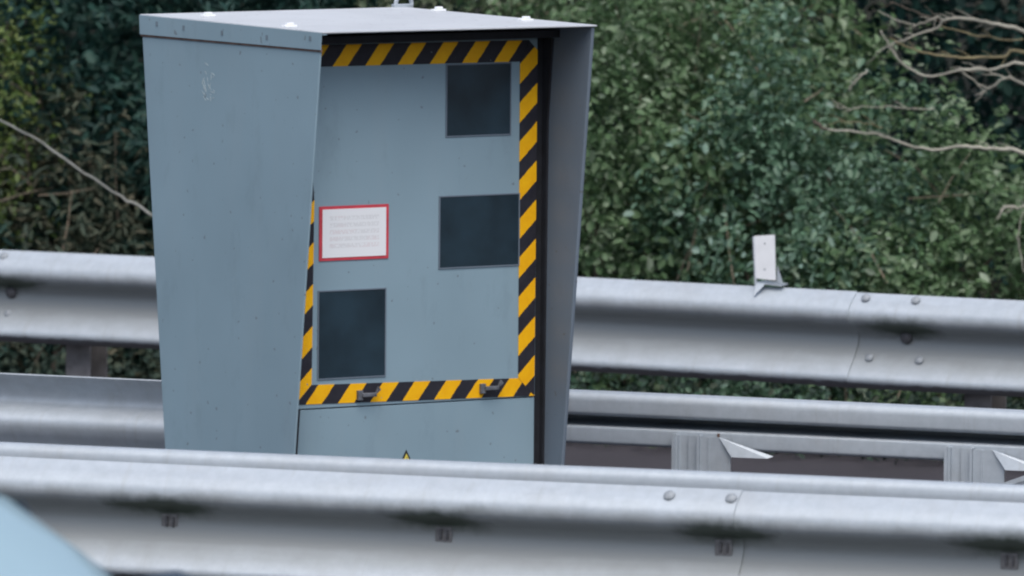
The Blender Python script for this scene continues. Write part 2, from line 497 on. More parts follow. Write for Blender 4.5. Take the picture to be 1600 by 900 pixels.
# near double sided barrier
near = empty('double_guardrail', FN)
tag(near, 'galvanised double sided steel guardrail running across the bottom foreground, nearest to the viewer', 'guardrail')
sweep('beam', WPROF, -12, 0.676, 0.750, -1, M['galv_near'], near, seed=1)
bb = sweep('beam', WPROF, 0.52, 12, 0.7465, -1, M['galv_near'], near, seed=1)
for v in bb.data.vertices: v.co.y += 0.0048
sweep('rear_beam', CURL, -12, 12, 0.752, -1, M['galv'], near, seed=2, r=0.012)
for v in near.children[-1].data.vertices: v.co.y += 0.40
for k in range(-6, 7):
    x = 0.622 + 0.813 * k
    bolt(BM_POST, near, x, -0.002, 0.590, 0)
    if k % 2 == 0:
        c_post(near, x + 0.05, 0.14, 0.26, 0.60, 0.10)
        boxo('spacer', (x - 0.03, 0.006, 0.52), (x + 0.03, 0.138, 0.63), M['galv'], near)
        boxo('spacer', (x - 0.03, 0.262, 0.52), (x + 0.03, 0.392, 0.63), M['galv'], near)
UP = -math.radians(42)
for x in (0.479, 0.657):
    bolt(BM_DOME, near, x, -0.047, 0.727, UP)

# far barrier
far = empty('far_guardrail', FF)
tag(far, 'galvanised steel guardrail behind the cabinet, highest rail in the picture, in front of the shrubs', 'guardrail')
sweep('beam', WPROF, -14, 1.345, 0.752, -1, M['galv_far'], far, seed=3)
bb = sweep('beam', WPROF, 1.20, 14, 0.7485, -1, M['galv_far'], far, seed=3)
for v in bb.data.vertices: v.co.y += 0.0048
for x in (1.392, 1.581, -2.03, -2.22):
    bolt(BM_DOME, far, x, -0.047, 0.731, UP)
    bolt(BM_DOME, far, x + 0.01, -0.0345, 0.528, UP * 0.8)
bolt(BM_BIG, far, 1.527, -0.006, 0.600, 0)
bolt(BM_BIG, far, -2.023, -0.006, 0.600, 0)
for k in range(-7, 8):
    x = -1.78 + 1.775 * k
    c_post(far, x, 0.05, 0.17, 0.66, 0.10, m=M['post_old'])
    boxo('spacer', (x - 0.05, 0.006, 0.52), (x + 0.04, 0.048, 0.66), M['post_old'], far)

# white reflector plate on its bent bracket
ref = empty('delineator', FF @ Matrix.Translation((1.006, -0.04, 0.75)))
tag(ref, 'small white rectangular delineator plate on a bent bracket, bolted on top of the far guardrail', 'delineator')
bm = bmesh.new()
prism_bm(bm, [(-0.036, 0, 0.030), (0.040, 0, 0.026), (0.034, 0, 0.182), (-0.044, 0, 0.174)], (0, -0.004, 0), (0, 0.0, 0))
prism_bm(bm, [(-0.0365, 0, 0.030), (-0.0445, 0, 0.174), (-0.058, 0.012, 0.170), (-0.046, 0.012, -0.02)], (0, 0, 0), (0.003, 0, 0))
fin(bm, 'plate', M['white'], ref)
bm = bmesh.new()
prism_bm(bm, [(-0.036, 0, 0.016), (0.062, 0.0, 0.010), (0.060, 0.05, 0.012), (-0.03, 0.05, 0.018)], (0, 0, -0.004), (0, 0, 0.002))
prism_bm(bm, [(-0.034, 0, 0.014), (0.0, 0, 0.012), (-0.030, -0.028, -0.030)], (0, -0.003, 0), (0, 0.0, 0))
prism_bm(bm, [(0.041, 0.004, 0.018), (0.064, 0.004, 0.014), (0.042, 0.004, 0.075)], (0, 0, 0), (0, 0.004, 0))
fin(bm, 'bracket', M['galv'], ref)
for z in (0.062, 0.150):
    o = bpy.data.objects.new('rivet', BM_DOME); COL.objects.link(o); o.parent = ref
    o.location = (-0.002, -0.004, z); o.scale = (0.22, 0.12, 0.22)

# middle barrier left: seen from the rear
ml = empty('middle_guardrail', FML)
tag(ml, 'galvanised guardrail seen from its back, low behind the left side of the cabinet', 'guardrail')
sweep('beam', WPROF, -14, -0.75, 0.652, +1, M['galv'], ml, seed=6)
for k in range(5):
    c_post(ml, -2.75 - 1.8 * k, -0.13, -0.01, 0.58, 0.10)

# middle barrier right: round topped rail over a channel, on open channel posts
mr = empty('channel_guardrail', FMR)
tag(mr, 'galvanised round topped rail on open channel posts, low behind the right of the cabinet', 'guardrail')
CH = [(-0.06, 0.030), (-0.052, 0.004), (-0.01, 0.0), (0.028, 0.004), (0.040, 0.020), (0.040, 0.068), (0.028, 0.076), (-0.17, 0.078), (-0.17, 0.106),
      (0.020, 0.108), (0.028, 0.112), (0.028, 0.160), (0.015, 0.166), (-0.04, 0.168)]
sweep('rail', CH, -0.62, 12, 0.652, -1, M['galv'], mr, seed=8, r=0.014, th=0.004, wob=0.002)
for k in range(0, 9):
    x = 0.566 + 0.902 * k
    bm = bmesh.new()
    box_bm(bm, (x, -0.055, -0.3), (x + 0.010, -0.030, 0.534))           # front lip
    box_bm(bm, (x + 0.010, -0.046, -0.3), (x + 0.016, 0.060, 0.532))     # first flange
    box_bm(bm, (x + 0.016, -0.030, -0.3), (x + 0.050, -0.024, 0.531)); box_bm(bm, (x + 0.050, -0.040, -0.3), (x + 0.085, -0.034, 0.531))       # web
    box_bm(bm, (x + 0.085, -0.058, -0.3), (x + 0.092, 0.024, 0.533))     # second flange
    fin(bm, 'post', M['galv'], mr)
    bm = bmesh.new()
    box_bm(bm, (x + 0.093, -0.050, -0.3), (x + 0.195, -0.045, 0.530))
    box_bm(bm, (x + 0.120, -0.053, -0.3), (x + 0.126, -0.0505, 0.528))
    fin(bm, 'mounting_plate', M['galv'], mr)
    bm = bmesh.new()
    prism_bm(bm, [(x + 0.158, -0.050, 0.530), (x + 0.335, -0.040, 0.478), (x + 0.320, -0.052, 0.472), (x + 0.205, -0.062, 0.472)], (0, -0.004, 0), (0, 0, 0))
    fin(bm, 'gusset', M['galv'], mr)
    if k >= 1:
        bm = bmesh.new()
        prism_bm(bm, [(x + 0.085, -0.064, 0.390), (x + 0.125, -0.064, 0.392), (x + 0.46, -0.064, 0.512), (x + 0.42, -0.064, 0.516)], (0, -0.004, 0), (0, 0, 0))
        prism_bm(bm, [(x + 0.10, -0.066, 0.388), (x + 0.46, -0.066, 0.508), (x + 0.46, 0.0, 0.30), (x + 0.10, 0.0, 0.30)], (0, 0, -0.003), (0, 0, 0))
        fin(bm, 'brace', M['galv'], mr)
boxo('seam_strip', (0.708, -0.0305, 0.486), (0.716, -0.0285, 0.540), M['seam_brown'], mr)  # rusty joint in the strip

# ------------------------------------------------------------------ speed camera cabinet
PHI = math.radians(36.7)
CB = Matrix(((math.cos(PHI), -math.sin(PHI), 0, -0.563), (math.sin(PHI), math.cos(PHI), 0, 29.966), (0, 0, 1, 0), (0, 0, 0, 1)))
W = 0.976
cab = empty('speed_camera', CB)
tag(cab, 'tall grey tapered roadside speed camera cabinet with black and yellow striped tape and dark windows', 'speed camera')

def vf(z, v1=0.0):   # front edge of the side walls leans forward towards the top
    return v1 + (1.85 - z) * 0.0998
def vr(z):
    return 0.9335 - (1.862 - z) * 0.1065
ZB = 0.12
def side(u0, u1, nm, m, v1=0.0, zt=1.795):
    bm = bmesh.new()
    prism_bm(bm, [(0, vf(ZB, v1), ZB), (0, vr(ZB), ZB), (0, vr(zt), zt), (0, vf(zt, v1), zt)], (u0, 0, 0), (u1, 0, 0))
    bmesh.ops.bevel(bm, geom=list(bm.edges), offset=0.0035, segments=2, affect='EDGES', profile=0.5)
    return fin(bm, nm, m, cab)
side(0.0, 0.006, 'side_panel', M['paint'])
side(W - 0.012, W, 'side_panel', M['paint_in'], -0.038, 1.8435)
bm = bmesh.new(); prism_bm(bm, [(0, vf(0.13) - 0.001, 0.13), (0, vf(0.13) + 0.02, 0.13), (0, vf(0.73) + 0.02, 0.73), (0, vf(0.73) - 0.001, 0.73)], (0.0063, 0, 0), (0.0105, 0, 0)); fin(bm, 'edge_shade_strip', M['gap_shade'], cab)  # dark strip laid in place of the shadow line along the wing edge
# rear panel
bm = bmesh.new()
prism_bm(bm, [(0, vr(ZB) - 0.012, ZB), (0, vr(ZB) - 0.002, ZB), (0, vr(1.79) - 0.002, 1.79), (0, vr(1.79) - 0.012, 1.79)], (0.017, 0, 0), (W - 0.013, 0, 0))
fin(bm, 'rear_panel', M['paint'], cab)
# plinth
boxo('plinth', (0.02, 0.20, -0.1), (W - 0.02, 0.72, ZB), M['median'], cab, 0.005)
# black boxes standing for the shade behind the door and under the roof
boxo('door_shade_backing', (0.0165, 0.235, ZB + 0.01), (W - 0.0125, 0.245, 1.815), M['gap_shade'], cab)
boxo('roof_shade_strip', (0.0165, 0.12, 1.806), (W - 0.0125, 0.234, 1.828), M['gap_shade'], cab)
# roof: folded tray, very slightly higher at the rear, side rims folded down
bm = bmesh.new()
poly = [(-0.004, -0.006, 1.850), (W + 0.004, -0.045, 1.850), (W + 0.004, 0.936, 1.862), (-0.004, 0.936, 1.862)]
prism_bm(bm, poly, (0, 0, -0.005), (0, 0, 0.0))
bmesh.ops.bevel(bm, geom=list(bm.edges), offset=0.002, segments=2, affect='EDGES')
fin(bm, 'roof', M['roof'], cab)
for nm, u0, u1, v1 in (('roof_rim', -0.006, -0.002, -0.004),):
    bm = bmesh.new()
    prism_bm(bm, [(0, v1, 1.8475), (0, 0.934, 1.8595), (0, 0.930, 1.802), (0, v1 + 0.004, 1.797)], (u0, 0, 0), (u1, 0, 0))
    fin(bm, nm, M['paint'], cab)
bm = bmesh.new(); prism_bm(bm, [(0, 0.002, 1.8005), (0, 0.929, 1.8045), (0, 0.929, 1.796), (0, 0.002, 1.791)], (-0.0028, 0, 0), (0.004, 0, 0))
fin(bm, 'seam_strip', M['seam_brown'], cab)  # brown line along the foot of the folded rim
boxo('front_rim', (0.0, -0.004, 1.8405), (0.016, 0.012, 1.8445), M['paint'], cab)
# roof fixings
for (u, v, s) in ((0.113, 0.744, 1), (0.042, 0.222, 1), (0.945, 0.711, 1), (0.90, 0.207, 1)):
    bm = bmesh.new(); z = 1.850 + 0.012 * v / 0.93
    box_bm(bm, (u - 0.022, v - 0.010, z + 0.0005), (u + 0.022, v + 0.010, z + 0.007), 0.001)
    box_bm(bm, (u - 0.010, v - 0.008, z + 0.007), (u + 0.012, v + 0.008, z + 0.014), 0.002)
    fin(bm, 'roof_bolt', M['white'], cab)
bm = bmesh.new()
tube_bm(bm, [(0.97 + 0.03 * math.cos(a), 0.925, 1.872 + 0.03 * math.sin(a)) for a in [math.pi * k / 10 for k in range(-1, 12)]], 0.007, 6)
box_bm(bm, (0.93, 0.915, 1.856), (1.0, 0.935, 1.872), 0.002)
fin(bm, 'lifting_ring', M['galv'], cab)

# front: lower fixed panel, and the door above
VD = 0.18
boxo('lower_panel', (0.030, VD + 0.002, ZB + 0.01), (0.925, VD + 0.05, 0.7215), M['paint'], cab, 0.002)
door = boxo('door', (0.030, VD, 0.7245), (0.925, VD + 0.052, 1.803), M['paint'], cab, 0.002)
boxo('gap_shade_strip', (0.9265, VD + 0.016, ZB + 0.02), (0.9560, VD + 0.05, 1.80), M['gap_shade'], cab)  # black strip filling the gap beside the door, standing for its shade
bm = bmesh.new(); prism_bm(bm, [(0, 0.185, ZB + 0.02), (0, 0.234, ZB + 0.02), (0, 0.234, 1.80), (0, 0.150, 1.80), (0, 0.172, 1.55)], (0.9565, 0, 0), (0.9636, 0, 0)); fin(bm, 'wing_shade_strip', M['gap_shade'], cab)  # black strip on the wing's inner face, paints in the gap's shade
def flat(nm, poly, m, lift, th=0.0012, parent=cab):
    bm = bmesh.new()
    prism_bm(bm, [(x, VD - lift, z) for x, z in poly], (0, -th, 0), (0, 0, 0))
    return fin(bm, nm, m, parent)
# striped tape: four strips with mitred corners
S = {n: stripes(n, k, ph, d) for n, k, ph, d in (('tape_top', 0.80, -1.1022 - 0.119 * 4, 0.46), ('tape_bottom', 0.82, -0.5275, 0.50),
                                                    ('tape_right', 1.09, -0.9578 - 0.066, 0.52), ('tape_left', 1.09, -0.7548 - 0.067, 0.50))}
flat('tape', [(0.050, 1.801), (0.890, 1.797), (0.858, 1.7335), (0.085, 1.7365)], S['tape_top'], 0.0006)
flat('tape', [(0.9235, 1.766), (0.891, 1.797), (0.8585, 1.7335), (0.861, 0.7835), (0.9215, 0.7265)], S['tape_right'], 0.0009)
flat('tape', [(0.9205, 0.7265), (0.861, 0.782), (0.0995, 0.795), (0.042, 0.7385)], S['tape_bottom'], 0.0006)
flat('tape', [(0.041, 0.740), (0.099, 0.797), (0.1045, 1.34), (0.0995, 1.40), (0.043, 1.40)], S['tape_left'], 0.0009)
# windows: smoked panes in slim frames
def window(u0, u1, z0, z1):
    bm = bmesh.new()
    for a, b in (((u0 - .004, z0 - .004), (u1 + .004, z0)), ((u0 - .004, z1), (u1 + .004, z1 + .004)), ((u0 - .004, z0), (u0, z1)), ((u1, z0), (u1 + .004, z1))):
        box_bm(bm, (a[0], VD - 0.003, a[1]), (b[0], VD + 0.001, b[1]))
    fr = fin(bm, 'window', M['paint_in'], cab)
    boxo('pane', (u0, VD - 0.0015, z0), (u1, VD + 0.0005, z1), M['glass'], fr)
window(0.588, 0.8225, 1.518, 1.7285)
window(0.5655, 0.8575, 1.125, 1.3355)
window(0.1235, 0.3655, 0.8125, 1.0695)
# notice with red border
flat('notice_border', [(0.1225, 1.161), (0.3755, 1.161), (0.3755, 1.3225), (0.1225, 1.3225)], M['red'], 0.001, 0.002)
flat('notice', [(0.1335, 1.170), (0.3655, 1.170), (0.3655, 1.3135), (0.1335, 1.3135)], M['notice'], 0.0032, 0.001)
# latches on the bottom tape
for u in (0.262, 0.715):
    bm = bmesh.new()
    box_bm(bm, (u, VD - 0.014, 0.742), (u + 0.018, VD - 0.002, 0.772), 0.002)
    box_bm(bm, (u + 0.012, VD - 0.022, 0.752), (u + 0.062, VD - 0.012, 0.764), 0.002)
    prism_bm(bm, [(u + 0.055, VD - 0.02, 0.757), (u + 0.075, VD - 0.02, 0.772), (u + 0.068, VD - 0.02, 0.782)], (0, -0.004, 0), (0, 0.004, 0))
    fin(bm, 'latch', M['latch'], cab)
# electrical hazard triangle low on the fixed panel
hz = flat('warning_sign', [(0.395, 0.490), (0.503, 0.490), (0.449, 0.586)], M['black'], -0.0015, 0.001)
flat('sign_face', [(0.406, 0.4965), (0.492, 0.4965), (0.449, 0.5745)], M['yellow'], 0.0000, 0.0006, hz)
flat('bolt_symbol', [(0.452, 0.566), (0.442, 0.540), (0.449, 0.541), (0.444, 0.518), (0.449, 0.519), (0.447, 0.502), (0.456, 0.524), (0.451, 0.523), (0.456, 0.545), (0.450, 0.546)], M['black'], 0.0008, 0.0005, hz)
# scratches on the left panel
rs = random.Random(8)
bm = bmesh.new()
for k in range(26):
    v = 0.58 + rs.gauss(0, 0.020); z = 1.652 + rs.gauss(0, 0.030)
    a = rs.uniform(0, 3.1); l = rs.uniform(0.004, 0.014); w = 0.0016
    dv, dz = math.cos(a) * l, math.sin(a) * l
    prism_bm(bm, [(0, v - dv, z - dz), (0, v + dz * w / l, z - dv * w / l), (0, v + dv, z + dz), (0, v - dz * w / l, z + dv * w / l)], (-0.0006, 0, 0), (0.0005, 0, 0))
fin(bm, 'scratch', M['scratch'], cab)['kind'] = 'stuff'
for v, z in ((0.84, 1.838), (0.70, 1.832), (0.50, 1.826), (0.27, 1.823), (0.05, 1.83)):
    boxo('rivet', (-0.0072, v - 0.006, z - 0.008), (-0.0055, v + 0.005, z + 0.006), M['rivet'], cab)

# ------------------------------------------------------------------ vegetation
def leaf_mesh(name, centers, normals, sizes, aspect=0.62, rng=None, droop=0.25):
    """folded oval leaves; all arrays numpy"""
    n = len(centers)
    r = rng.normal(size=(n, 3))
    nrm = normals / np.linalg.norm(normals, axis=1, keepdims=True)
    a = r - nrm * np.sum(r * nrm, axis=1, keepdims=True); a /= np.linalg.norm(a, axis=1, keepdims=True)
    b = np.cross(nrm, a)
    L = sizes[:, None]
    w = L * aspect * 0.5 * rng.uniform(0.75, 1.2, (n, 1))
    fold = L * rng.uniform(0.02, 0.16, (n, 1))
    base = centers - a * L * 0.5
    tip = centers + a * L * 0.5 - nrm * L * droop * rng.uniform(0, 1, (n, 1))
    l1 = centers - a * L * 0.18 + b * w + nrm * fold; l2 = centers + a * L * 0.2 + b * w * 0.85 + nrm * fold
    r1 = centers - a * L * 0.18 - b * w + nrm * fold; r2 = centers + a * L * 0.2 - b * w * 0.85 + nrm * fold
    V = np.stack([base, r1, r2, tip, l2, l1], axis=1).reshape(-1, 3)
    o = np.arange(n)[:, None] * 6
    Fq = np.concatenate([o + np.array([[0, 1, 2, 3]]), o + np.array([[0, 3, 4, 5]])], axis=0)
    me = bpy.data.meshes.new(name)
    me.vertices.add(len(V)); me.vertices.foreach_set("co", V.astype(np.float32).ravel())
    me.loops.add(Fq.size); me.loops.foreach_set("vertex_index", Fq.astype(np.int32).ravel())
    me.polygons.add(len(Fq)); me.polygons.foreach_set("loop_start", np.arange(0, Fq.size, 4, dtype=np.int32))
    me.update(calc_edges=True); me.validate()
    return me

def crown_points(rng, rad, n_b, n_sp, per, cl_r=0.04, b_r=0.11, bottom=-0.9, shell=(0.6, 1.04), spread=0.6):
    """boughs on an irregular ellipsoid, each bearing sprays, each spray bearing leaves (local coordinates)"""
    d = rng.normal(size=(n_b * 4, 3)); d /= np.linalg.norm(d, axis=1, keepdims=True)
    d = d[(d[:, 2] > bottom)][:n_b]
    lob = 1 + 0.20 * np.sin(d[:, 0] * 7 + rad[0] * 9) * np.cos(d[:, 2] * 6 + rad[2] * 5) + 0.12 * np.sin(d[:, 1] * 9 + d[:, 2] * 11)
    rr = rng.uniform(shell[0] ** 2, shell[1] ** 2, (len(d), 1)) ** 0.5 * lob[:, None]
    b = d * rr * np.array(rad)
    br = b_r * rng.uniform(0.6, 1.3, (len(b), 1))
    c = np.repeat(b, n_sp, axis=0); o1 = rng.normal(size=c.shape) * np.repeat(br, n_sp, axis=0); c = c + o1
    dn = np.repeat(d, n_sp, axis=0) * 0.5 + o1 / b_r * 0.45
    cc = np.repeat(c, per, axis=0); dd = np.repeat(dn, per, axis=0)
    off = rng.normal(size=cc.shape) * cl_r
    nn = dd + np.array([0, 0, 0.6]) + rng.normal(size=cc.shape) * spread
    return cc + off, nn

def stems_bm(bm, rng, rad, n, z0, r0=0.02):
    for k in range(n):
        d = rng.normal(size=3); d[2] = abs(d[2]) * 0.7 + 0.2; d /= np.linalg.norm(d)
        tip = d * np.array(rad) * rng.uniform(0.6, 0.92)
        p0 = np.array([rng.uniform(-.12, .12), rng.uniform(-.12, .12), z0])
        mid = (p0 + tip) / 2 + rng.normal(size=3) * 0.06; mid[2] += 0.1
        tube_bm(bm, smooth_path([p0, mid, tip], 3), [r0 * (1 - 0.8 * i / 6) for i in range(7)], 5)

def shrub(name, label, cat, loc, rad, zc, leaf, n_cl, per, cl_r, mname, seed, aspect=0.62, group=None, stems=9, spread=0.7, shell=(0.72, 1.04)):
    rng = np.random.default_rng(seed)
    root = empty(name, Matrix.Translation(loc))
    tag(root, label, cat, group)
    p, nn = crown_points(rng, rad, n_cl, 13, per, cl_r, spread=spread)
    p[:, 2] += zc
    keep = p[:, 2] > 0.02
    p, nn = p[keep], nn[keep]
    sz = leaf * np.clip(rng.lognormal(0, 0.38, len(p)), 0.4, 1.8)
    me = leaf_mesh('foliage', p, nn, sz, aspect * 0.9, rng)
    cr = link('crown', me, M[mname], root); cr["kind"] = "stuff"
    if mname != 'leaf_dark':
        bt_ = bmesh.new()
        for k in range(28 if mname != 'leaf_dull' else 12):
            d = rng.normal(size=3); d[1] = -abs(d[1]); d /= np.linalg.norm(d)
            c0 = d * np.array(rad) * rng.uniform(0.8, 0.98) + np.array([0, 0, zc])
            if c0[2] < 0.1: continue
            e = rng.normal(size=3) * 0.09; e[2] = abs(e[2]) * 1.2
            tube_bm(bt_, [c0 - e, c0 + rng.normal(size=3) * 0.012, c0 + e], [0.0035, 0.0028, 0.0015], 4)
        tw = fin(bt_, 'twig', M['twig'], root); tw["kind"] = "stuff"
    bm = bmesh.new(); stems_bm(bm, rng, (rad[0], rad[1], rad[2] + zc * 0.6), stems, -0.05)
    fin(bm, 'stem', M['bark_dark'], root, smooth=True)
    return root

M['leaf_mid'] = leafmat('leaf_mid_green', [(0.0, (0.055, 0.105, 0.050)), (0.35, (0.105, 0.195, 0.088)), (0.62, (0.165, 0.270, 0.135)), (0.85, (0.27, 0.36, 0.24)), (0.97, (0.42, 0.50, 0.40))], trans=0.38)
M['leaf_cool'] = leafmat('leaf_cool_green', [(0.0, (0.042, 0.096, 0.062)), (0.4, (0.095, 0.190, 0.115)), (0.7, (0.145, 0.255, 0.170)), (0.9, (0.24, 0.37, 0.31)), (0.97, (0.36, 0.50, 0.45))], trans=0.38)
M['leaf_olive'] = leafmat('leaf_olive', [(0.0, (0.055, 0.085, 0.045)), (0.45, (0.11, 0.16, 0.085)), (0.75, (0.18, 0.22, 0.13)), (0.97, (0.32, 0.36, 0.27))], trans=0.38)
M['leaf_dark'] = leafmat('leaf_dark_green', [(0.0, (0.006, 0.036, 0.032)), (0.5, (0.012, 0.062, 0.052)), (0.85, (0.032, 0.090, 0.066)), (1.0, (0.08, 0.11, 0.075))], 0.65, 0.2)
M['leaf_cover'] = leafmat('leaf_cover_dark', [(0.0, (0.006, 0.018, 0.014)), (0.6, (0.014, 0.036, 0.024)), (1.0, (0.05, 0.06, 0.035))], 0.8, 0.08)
M['leaf_yellow'] = leafmat('leaf_yellow_green', [(0.0, (0.060, 0.115, 0.028)), (0.5, (0.11, 0.18, 0.042)), (0.9, (0.19, 0.24, 0.07))])
M['leaf_brown'] = leafmat('leaf_dry_brown', [(0.0, (0.06, 0.045, 0.030)), (0.6, (0.14, 0.10, 0.065)), (1.0, (0.25, 0.18, 0.11))])

def place(px, py, Y): p = at(px, py, Y); return (p.x, p.y, 0.0)

# (name, label, category, px, Y, radii, zc, leaf, clusters, per, spread, material, seed)
SH = [
 ('broadleaf_shrub', 'mid green broadleaf shrub rising directly right of the cabinet behind the guardrail', 'shrub', 985, 37.9, (0.56, 0.50, 1.30), 0.75, 0.030, 110, 14, 0.036, 'leaf_mid', 11, .6),
 ('broadleaf_shrub', 'blue green glossy shrub behind the white delineator plate', 'shrub', 1215, 37.5, (0.55, 0.50, 0.95), 0.40, 0.027, 105, 15, 0.038, 'leaf_cool', 12, .62),
 ('broadleaf_shrub', 'pale leaved loose shrub, tallest on the right, left of the dark gap with bare branches', 'shrub', 1170, 38.6, (0.44, 0.55, 1.30), 0.85, 0.032, 95, 14, 0.038, 'leaf_mid', 13, .6),
 ('broadleaf_shrub', 'low green shrub at the right edge under the bare branches', 'shrub', 1480, 37.4, (0.60, 0.50, 0.74), 0.32, 0.029, 95, 14, 0.036, 'leaf_mid', 14, .55),
 ('broadleaf_shrub', 'olive brown shrub showing above the roof of the cabinet', 'shrub', 780, 38.7, (0.48, 0.55, 1.45), 0.8, 0.029, 95, 14, 0.036, 'leaf_olive', 15, .5),
 ('dark_evergreen_shrub', 'dark teal evergreen shrub left of the cabinet, behind the long dry stem', 'shrub', 150, 39.4, (0.60, 0.55, 1.5), 0.6, 0.052, 100, 12, 0.040, 'leaf_dark', 16, .26),
 ('dark_evergreen_shrub', 'dark evergreen shrub mostly hidden behind the cabinet, showing above its roof on the left', 'shrub', 460, 39.4, (0.66, 0.55, 1.55), 0.6, 0.050, 110, 12, 0.040, 'leaf_dark', 17, .28),
 ('yellow_green_shrub', 'yellow green shrub at the left edge of the picture', 'shrub', -60, 39.0, (0.28, 0.30, 0.55), 0.95, 0.022, 45, 16, 0.036, 'leaf_yellow', 18, .5),
 ('brown_green_shrub', 'low dull brown green shrub at lower left behind the far guardrail', 'shrub', 110, 38.9, (0.46, 0.35, 0.66), 0.34, 0.042, 42, 12, 0.042, 'leaf_dull', 19, .28),
]
M['leaf_dull'] = leafmat('leaf_dull_brown_green', [(0.0, (0.022, 0.042, 0.028)), (0.5, (0.045, 0.070, 0.045)), (0.9, (0.10, 0.095, 0.060))], 0.7, 0.1)
for nm, lb, ct, px, Y, rad, zc, lf, ncl, per, clr, mn, sd, asp in SH:
    shrub(nm, lb, ct, place(px, 300, Y), rad, zc, lf, ncl, per, clr, mn, sd, asp)

# the thicket that goes on beyond the frame and closes the view behind the shrubs
def mass(name, x0, x1, y0, y1, z0, z1, n_cl, per, leaf, mn, seed, F=FF, gap=None):
    rng = np.random.default_rng(seed)
    c = np.stack([rng.uniform(x0, x1, n_cl), rng.uniform(y0, y1, n_cl), rng.uniform(z0, z1, n_cl)], axis=1)
    if gap is not None: c = c[gap(c)]
    cc = np.repeat(c, per, axis=0) + rng.normal(size=(len(c) * per, 3)) * 0.12
    nn = np.array([0, -0.5, 0.6]) + rng.normal(size=cc.shape) * 0.7
    cc[:, 2] = np.maximum(cc[:, 2], 0.03)
    R = np.array(F.to_3x3()); T = np.array(F.translation)
    me = leaf_mesh(name, cc @ R.T + T, nn @ R.T, leaf * np.clip(rng.lognormal(0, 0.25, len(cc)), 0.5, 1.15), 0.65, rng)
    o = link(name, me, M[mn]); tag(o, kind='stuff'); return o
o = mass('dark_thicket', -9, 9, 4.4, 6.2, 0.2, 4.4, 15000, 12, 0.055, 'leaf_dark', 31); tag(o, 'dark dense thicket closing the view behind the shrubs', 'thicket')
o = mass('added_shade_canopy', -6, 7, 3.5, 5.6, 2.3, 3.6, 5200, 12, 0.06, 'leaf_dark', 35); tag(o, 'unseen leaf canopy added above the picture to shade the gap behind the shrubs', 'canopy')  # leaf mass added out of view to block light above the dark gap
o = mass('side_thicket', -9, -3.2, 2.2, 4.2, 0.0, 2.2, 1800, 12, 0.05, 'leaf_dark', 32); tag(o, 'dark thicket beyond the left edge of the picture', 'thicket')
o = mass('side_thicket', 2.9, 9, 2.0, 4.2, 0.0, 1.9, 1800, 12, 0.05, 'leaf_mid', 33); tag(o, 'green thicket beyond the right edge of the picture', 'thicket')
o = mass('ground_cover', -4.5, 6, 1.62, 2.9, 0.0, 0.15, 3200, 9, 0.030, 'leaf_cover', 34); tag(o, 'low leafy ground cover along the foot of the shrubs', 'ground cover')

# bare branches and stems
def branch(parent, pts, r0, r1, m='bark', name='branch', n=4, seed=0):
    P = smooth_path(pts, n); k = len(P)
    rg = random.Random(seed)
    P = [p + Vector((rg.uniform(-1, 1), rg.uniform(-1, 1), rg.uniform(-1, 1))) * 0.004 for p in P]
    if m != 'stem' and name == 'branch':
        bs = bmesh.new(); made = 0
        for i in range(2, k - 1):
            if rg.random() < 0.72: continue
            d = (P[i + 1] - P[i]).normalized()
            up = Vector((rg.uniform(-.2, .2), rg.uniform(-.5, .5), rg.choice((-1, 1, 1)))).normalized()
            l = rg.uniform(0.03, 0.08)
            q = P[i] + (d * 0.8 + up * 0.6) * l * 0.5
            tube_bm(bs, [P[i], q, q + (d * 0.9 + up * 0.35) * l * 0.5], [0.0028, 0.0018, 0.0010], 4); made += 1
        if made:
            t = fin(bs, 'side_shoots', M[m], None); t['kind'] = 'stuff'
            t.parent = parent; t.matrix_parent_inverse = parent.matrix_world.inverted()
        else: bs.free()
    bm = bmesh.new(); tube_bm(bm, P, [(r0 + (r1 - r0) * i / (k - 1)) * 0.66 for i in range(k)], 6)
    o = fin(bm, name, M[m], None, smooth=True)
    o.parent = parent; o.matrix_parent_inverse = parent.matrix_world.inverted()
    return o
base = place(1720, 300, 36.9)
bt = empty('bare_tree', Matrix.Translation(base))
tag(bt, 'leafless small tree whose pale bare branches reach in from the right edge', 'tree')
B = Vector(base)
def pp(l, Y0, dy=0.0): return [at(x, y, Y0 + dy * i) for i, (x, y) in enumerate(l)]
trunk_top = at(1740, 20, 36.9)
branch(bt, [B - Vector((0, 0, .1)), at(1730, 480, 36.9), at(1715, 250, 36.85), trunk_top, at(1760, -200, 37.0)], 0.035, 0.018, 'bark', 'trunk')
branch(bt, [at(1718, 300, 36.87)] + pp([(1600, 240), (1540, 231), (1510, 229), (1455, 234), (1405, 222), (1370, 210), (1290, 202)], 36.85, -0.02), 0.013, 0.006, 'bark', seed=1)
branch(bt, [at(1735, 120, 36.9)] + pp([(1600, 50), (1560, 38), (1520, 31), (1478, 31), (1466, 42), (1420, 60), (1392, 70), (1370, 82)], 36.85, 0.02), 0.013, 0.004, 'bark', seed=2)
branch(bt, pp([(1478, 32), (1466, 27), (1455, 32), (1430, 38), (1395, 30), (1372, 18)], 36.98), 0.006, 0.003, 'bark', seed=3)
branch(bt, pp([(1480, 36), (1450, 25), (1420, 15), (1388, 2)], 37.0), 0.005, 0.003, 'bark_dark', seed=31)
branch(bt, [at(1725, 130, 36.9)] + pp([(1600, 99), (1555, 108), (1500, 110), (1447, 118), (1410, 98), (1390, 72), (1376, 48)], 36.8), 0.010, 0.004, 'bark', seed=4)
branch(bt, [at(1725, 150, 36.9)] + pp([(1600, 82), (1570, 87), (1530, 90), (1480, 88)], 36.9), 0.012, 0.006, 'bark_ochre', seed=5)
